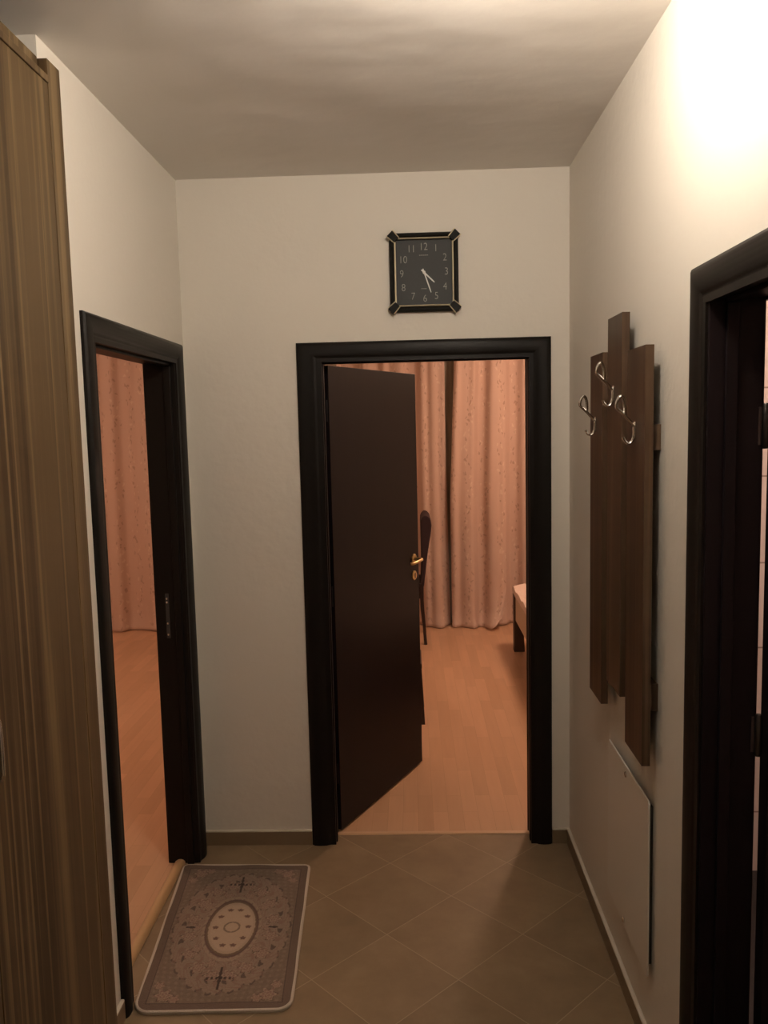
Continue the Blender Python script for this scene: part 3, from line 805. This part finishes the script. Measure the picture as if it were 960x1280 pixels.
# curtain rails
for (x0, x1, lab) in ((-.75, 1.85, 'curtain rail of the end room'), (-3.35, -1.45, 'curtain rail of the room beside the rug')):
    bm = B(); box(bm, x0, x1, 7.03, 7.19, 2.625, 2.66)
    tag(obj('curtain_rail', bm, 'pvc', loc=((x0+x1)/2, 7.11, 2.625), bevel=.004), 'white ' + lab + ' above the salmon drapes', 'curtain rail')

# ------------------------------------------------------------------ chair behind the door (faces left, seen edge-on)
CY0, CY1 = 6.47, 6.90
ch = thing('dining_chair', 'dark upholstered dining chair seen edge-on past the ajar door', 'chair', (-.14, (CY0+CY1)/2, 0))
backp = [(.058, .47), (.0665, .60), (.0665, .72), (.066, .86), (.064, .96), (.066, 1.005), (.078, 1.032), (.100, 1.046), (.124, 1.040), (.146, 1.012), (.152, .965),
         (.145, .90), (.132, .83), (.117, .74), (.104, .64), (.092, .55), (.082, .47)]
bm = B(); prism(bm, backp, lambda u, v, w: (u, w, v), CY0, CY1); obj('backrest', bm, 'chairpad', ch, .012, seg=3)
bm = B(); prism(bm, [(-.36, .43), (.060, .43), (.066, .445), (.066, .475), (-.35, .49), (-.375, .475), (-.38, .45)], lambda u, v, w: (u, w, v), CY0, CY1); obj('seat', bm, 'chairpad', ch, .012, seg=3)
bm = B(); box(bm, -.35, .055, CY0+.02, CY1-.02, .375, .43); obj('seat_frame', bm, 'chairwood', ch, .004)
for y in (CY0, CY1-.036):
    bm = B(); prism(bm, [(.046, .50), (.080, .50), (.079, .36), (.084, .25), (.090, .16), (.1015, 0), (.076, 0), (.066, .16), (.052, .3)], lambda u, v, w: (u, w, v), y, y+.036)
    obj('leg', bm, 'chairwood', ch, .004)
    bm = B(); hexa(bm, [(-.352, y+.006, 0), (-.328, y+.006, 0), (-.328, y+.030, 0), (-.352, y+.030, 0)], [(-.36, y, .40), (-.322, y, .40), (-.322, y+.036, .40), (-.36, y+.036, .40)])
    obj('leg', bm, 'chairwood', ch, .004)

# low dark stool almost hidden by the leaf
SX, SY = .052, 4.70
st = thing('low_stool', 'low dark stool almost hidden behind the ajar door leaf', 'stool', (SX-.17, SY+.17, 0))
bm = B(); box(bm, SX-.33, SX-.012, SY+.01, SY+.33, .33, .365); obj('seat', bm, 'chairwood', st, .008, seg=3)
bm = B(); box(bm, SX-.305, SX-.035, SY+.035, SY+.305, .28, .33); obj('apron', bm, 'chairwood', st, .003)
for sx_ in (0, 1):
    for sy_ in (0, 1):
        fx = (SX-.335, SX-.030)[sx_]; tx = (SX-.315, SX-.055)[sx_]; fy = (SY, SY+.305)[sy_]; ty = (SY+.02, SY+.28)[sy_]
        bm = B(); hexa(bm, [(fx, fy, 0), (fx+.030, fy, 0), (fx+.030, fy+.03, 0), (fx, fy+.03, 0)], [(tx, ty, .33), (tx+.040, ty, .33), (tx+.040, ty+.04, .33), (tx, ty+.04, .33)])
        obj('leg', bm, 'chairwood', st, .003)

# ------------------------------------------------------------------ bed at the right of the end room
bx0, bx1, by0, by1 = .766, 1.70, 4.30, 6.315
bd = thing('bed', 'low bed with pale patterned cover and dark legs behind the door jamb', 'bed', ((bx0+bx1)/2, (by0+by1)/2, 0))
for (x, y) in ((bx0, by1-.085), (bx1-.07, by1-.085), (bx0, by0), (bx1-.07, by0)):
    sx_ = 1 if x == bx0 else -1
    xa, xb = x, x+.070
    bm = B()
    fa, fb = (xa, xb+.012) if sx_ > 0 else (xa-.012, xb)
    hexa(bm, [(fa, y, 0), (fb, y, 0), (fb, y+.075, 0), (fa, y+.075, 0)], [(xa, y, .485), (xb-.012, y, .485), (xb-.012, y+.075, .485), (xa, y+.075, .485)])
    obj('leg', bm, 'bedwood', bd, .003)
for x in (bx0+.012, bx1-.037):
    bm = B(); box(bm, x, x+.025, by0+.075, by1-.085, .245, .435); obj('side_panel', bm, 'bedpanel', bd, .003, label='beige side panel')
for y in (by0+.02, by1-.06):
    bm = B(); box(bm, bx0+.07, bx1-.07, y, y+.025, .245, .46); obj('end_panel', bm, 'bedwood', bd, .003)
bm = B(); box(bm, bx0+.037, bx1-.037, by0+.05, by1-.09, .26, .30); obj('slat_base', bm, 'bedwood', bd)
bm = B(); uvl = bm.loops.layers.uv.new('UVMap')
fs = box(bm, bx0-.004, bx1+.004, by0-.01, by1+.004, .455, .505)
for f in bm.faces:
    for lp in f.loops: lp[uvl].uv = (lp.vert.co.x, lp.vert.co.y+lp.vert.co.z)
bmesh.ops.subdivide_edges(bm, edges=bm.edges[:], cuts=18, use_grid_fill=True)
for v in bm.verts:
    v.co.z += (.016*math.sin(v.co.x*31+v.co.y*5)*math.sin(v.co.y*27)) * (1 if v.co.z > .48 else .4)
obj('bed_cover', bm, 'spread', bd, .01, angle=180, label='pale pink patterned cover')

# ------------------------------------------------------------------ lamps (above the frame)
def ceiling_lamp(name, label, x, y, r, mat, drop=.11):
    root = thing(name, label, 'ceiling lamp', (x, y, H))
    bm = B(); lathe(bm, [(r*.80, 0), (r*.82, -.025), (r*.7, -.03)], (x, y, H), 40); obj('lamp_base', bm, 'lampbase', root)
    pr = [(r*.72, -.028)]+[(r*math.cos(a)**.6 if a < pi/2-.01 else .004, -.035-(drop-.035)*math.sin(a)) for a in [i*pi/2/12 for i in range(13)]]
    bm = B(); lathe(bm, pr, (x, y, H), 40); obj('lamp_shade', bm, mat, root, angle=70)
    return root
def globe_lamp(name, label, x, y, zc, r):
    root = thing(name, label, 'ceiling lamp', (x, y, H))
    bm = B(); lathe(bm, [(.055, 0), (.055, -.012), (.03, -.022), (.012, -.028), (.012, zc+r-H+.012), (.03, zc+r-H+.006), (.034, zc+r-H-.012)], (x, y, H), 40); obj('lamp_base', bm, 'lampbase', root)
    n = 24
    bm = B(); lathe(bm, [(max(.002, r*math.sin(pi*k/n)), r*math.cos(pi*k/n)) for k in range(3, 15)], (x, y, zc), 40); gl = obj('glass_globe', bm, 'hall_bulb', root, angle=80)
    bm = B(); lathe(bm, [(max(.002, (r+.0015)*math.sin(pi*k/n)), (r+.0015)*math.cos(pi*k/n)) for k in range(14, n+1)], (x, y, zc), 40); obj('added_dim_cup', bm, 'hall_bottom', gl, angle=80, label='dim lower cup added to cut downward light')  # unseen cup, added to weaken the lamp's light on the lower walls
globe_lamp('ceiling_lamp', 'glowing glass globe lamp under the hall ceiling', .20, 1.52, 2.60, .055)
ceiling_lamp('ceiling_lamp', 'warm round ceiling lamp above the bed', 1.25, 5.6, .17, 'room_bulb', .16)
ceiling_lamp('ceiling_lamp', 'warm round ceiling lamp of the room beside the rug', -2.75, 4.9, .17, 'left_bulb', .16)
ceiling_lamp('ceiling_lamp', 'small round ceiling lamp of the pink tiled room', 1.6, 2.2, .12, 'bath_bulb', .10)

# ------------------------------------------------------------------ world, camera, view
w = bpy.data.worlds.new('night'); S.world = w; w.use_nodes = True
w.node_tree.nodes['Background'].inputs[0].default_value = (.01, .012, .02, 1); w.node_tree.nodes['Background'].inputs[1].default_value = .3

f, pitch, yaw, roll, ch_ = 1029.055, .1042, -.0343, .0235, 1.7577
fw = Vector((math.sin(yaw)*math.cos(pitch), math.cos(yaw)*math.cos(pitch), -math.sin(pitch)))
r0 = Vector((math.cos(yaw), -math.sin(yaw), 0)); u0 = r0.cross(fw)
rt = r0*math.cos(roll)-u0*math.sin(roll); up = r0*math.sin(roll)+u0*math.cos(roll)
cam = bpy.data.cameras.new('camera'); co = bpy.data.objects.new('camera', cam); COL.objects.link(co)
cam.sensor_fit = 'VERTICAL'; cam.sensor_height = 36; cam.sensor_width = 27; cam.lens = f/1280*36; cam.clip_start = .02
co.matrix_world = Matrix(((rt.x, up.x, -fw.x, 0), (rt.y, up.y, -fw.y, 0), (rt.z, up.z, -fw.z, ch_), (0, 0, 0, 1)))
S.camera = co
vs = S.view_settings
vs.view_transform = 'Standard'; vs.look = 'None'; vs.gamma = 1; vs.exposure = 0; vs.use_curve_mapping = False
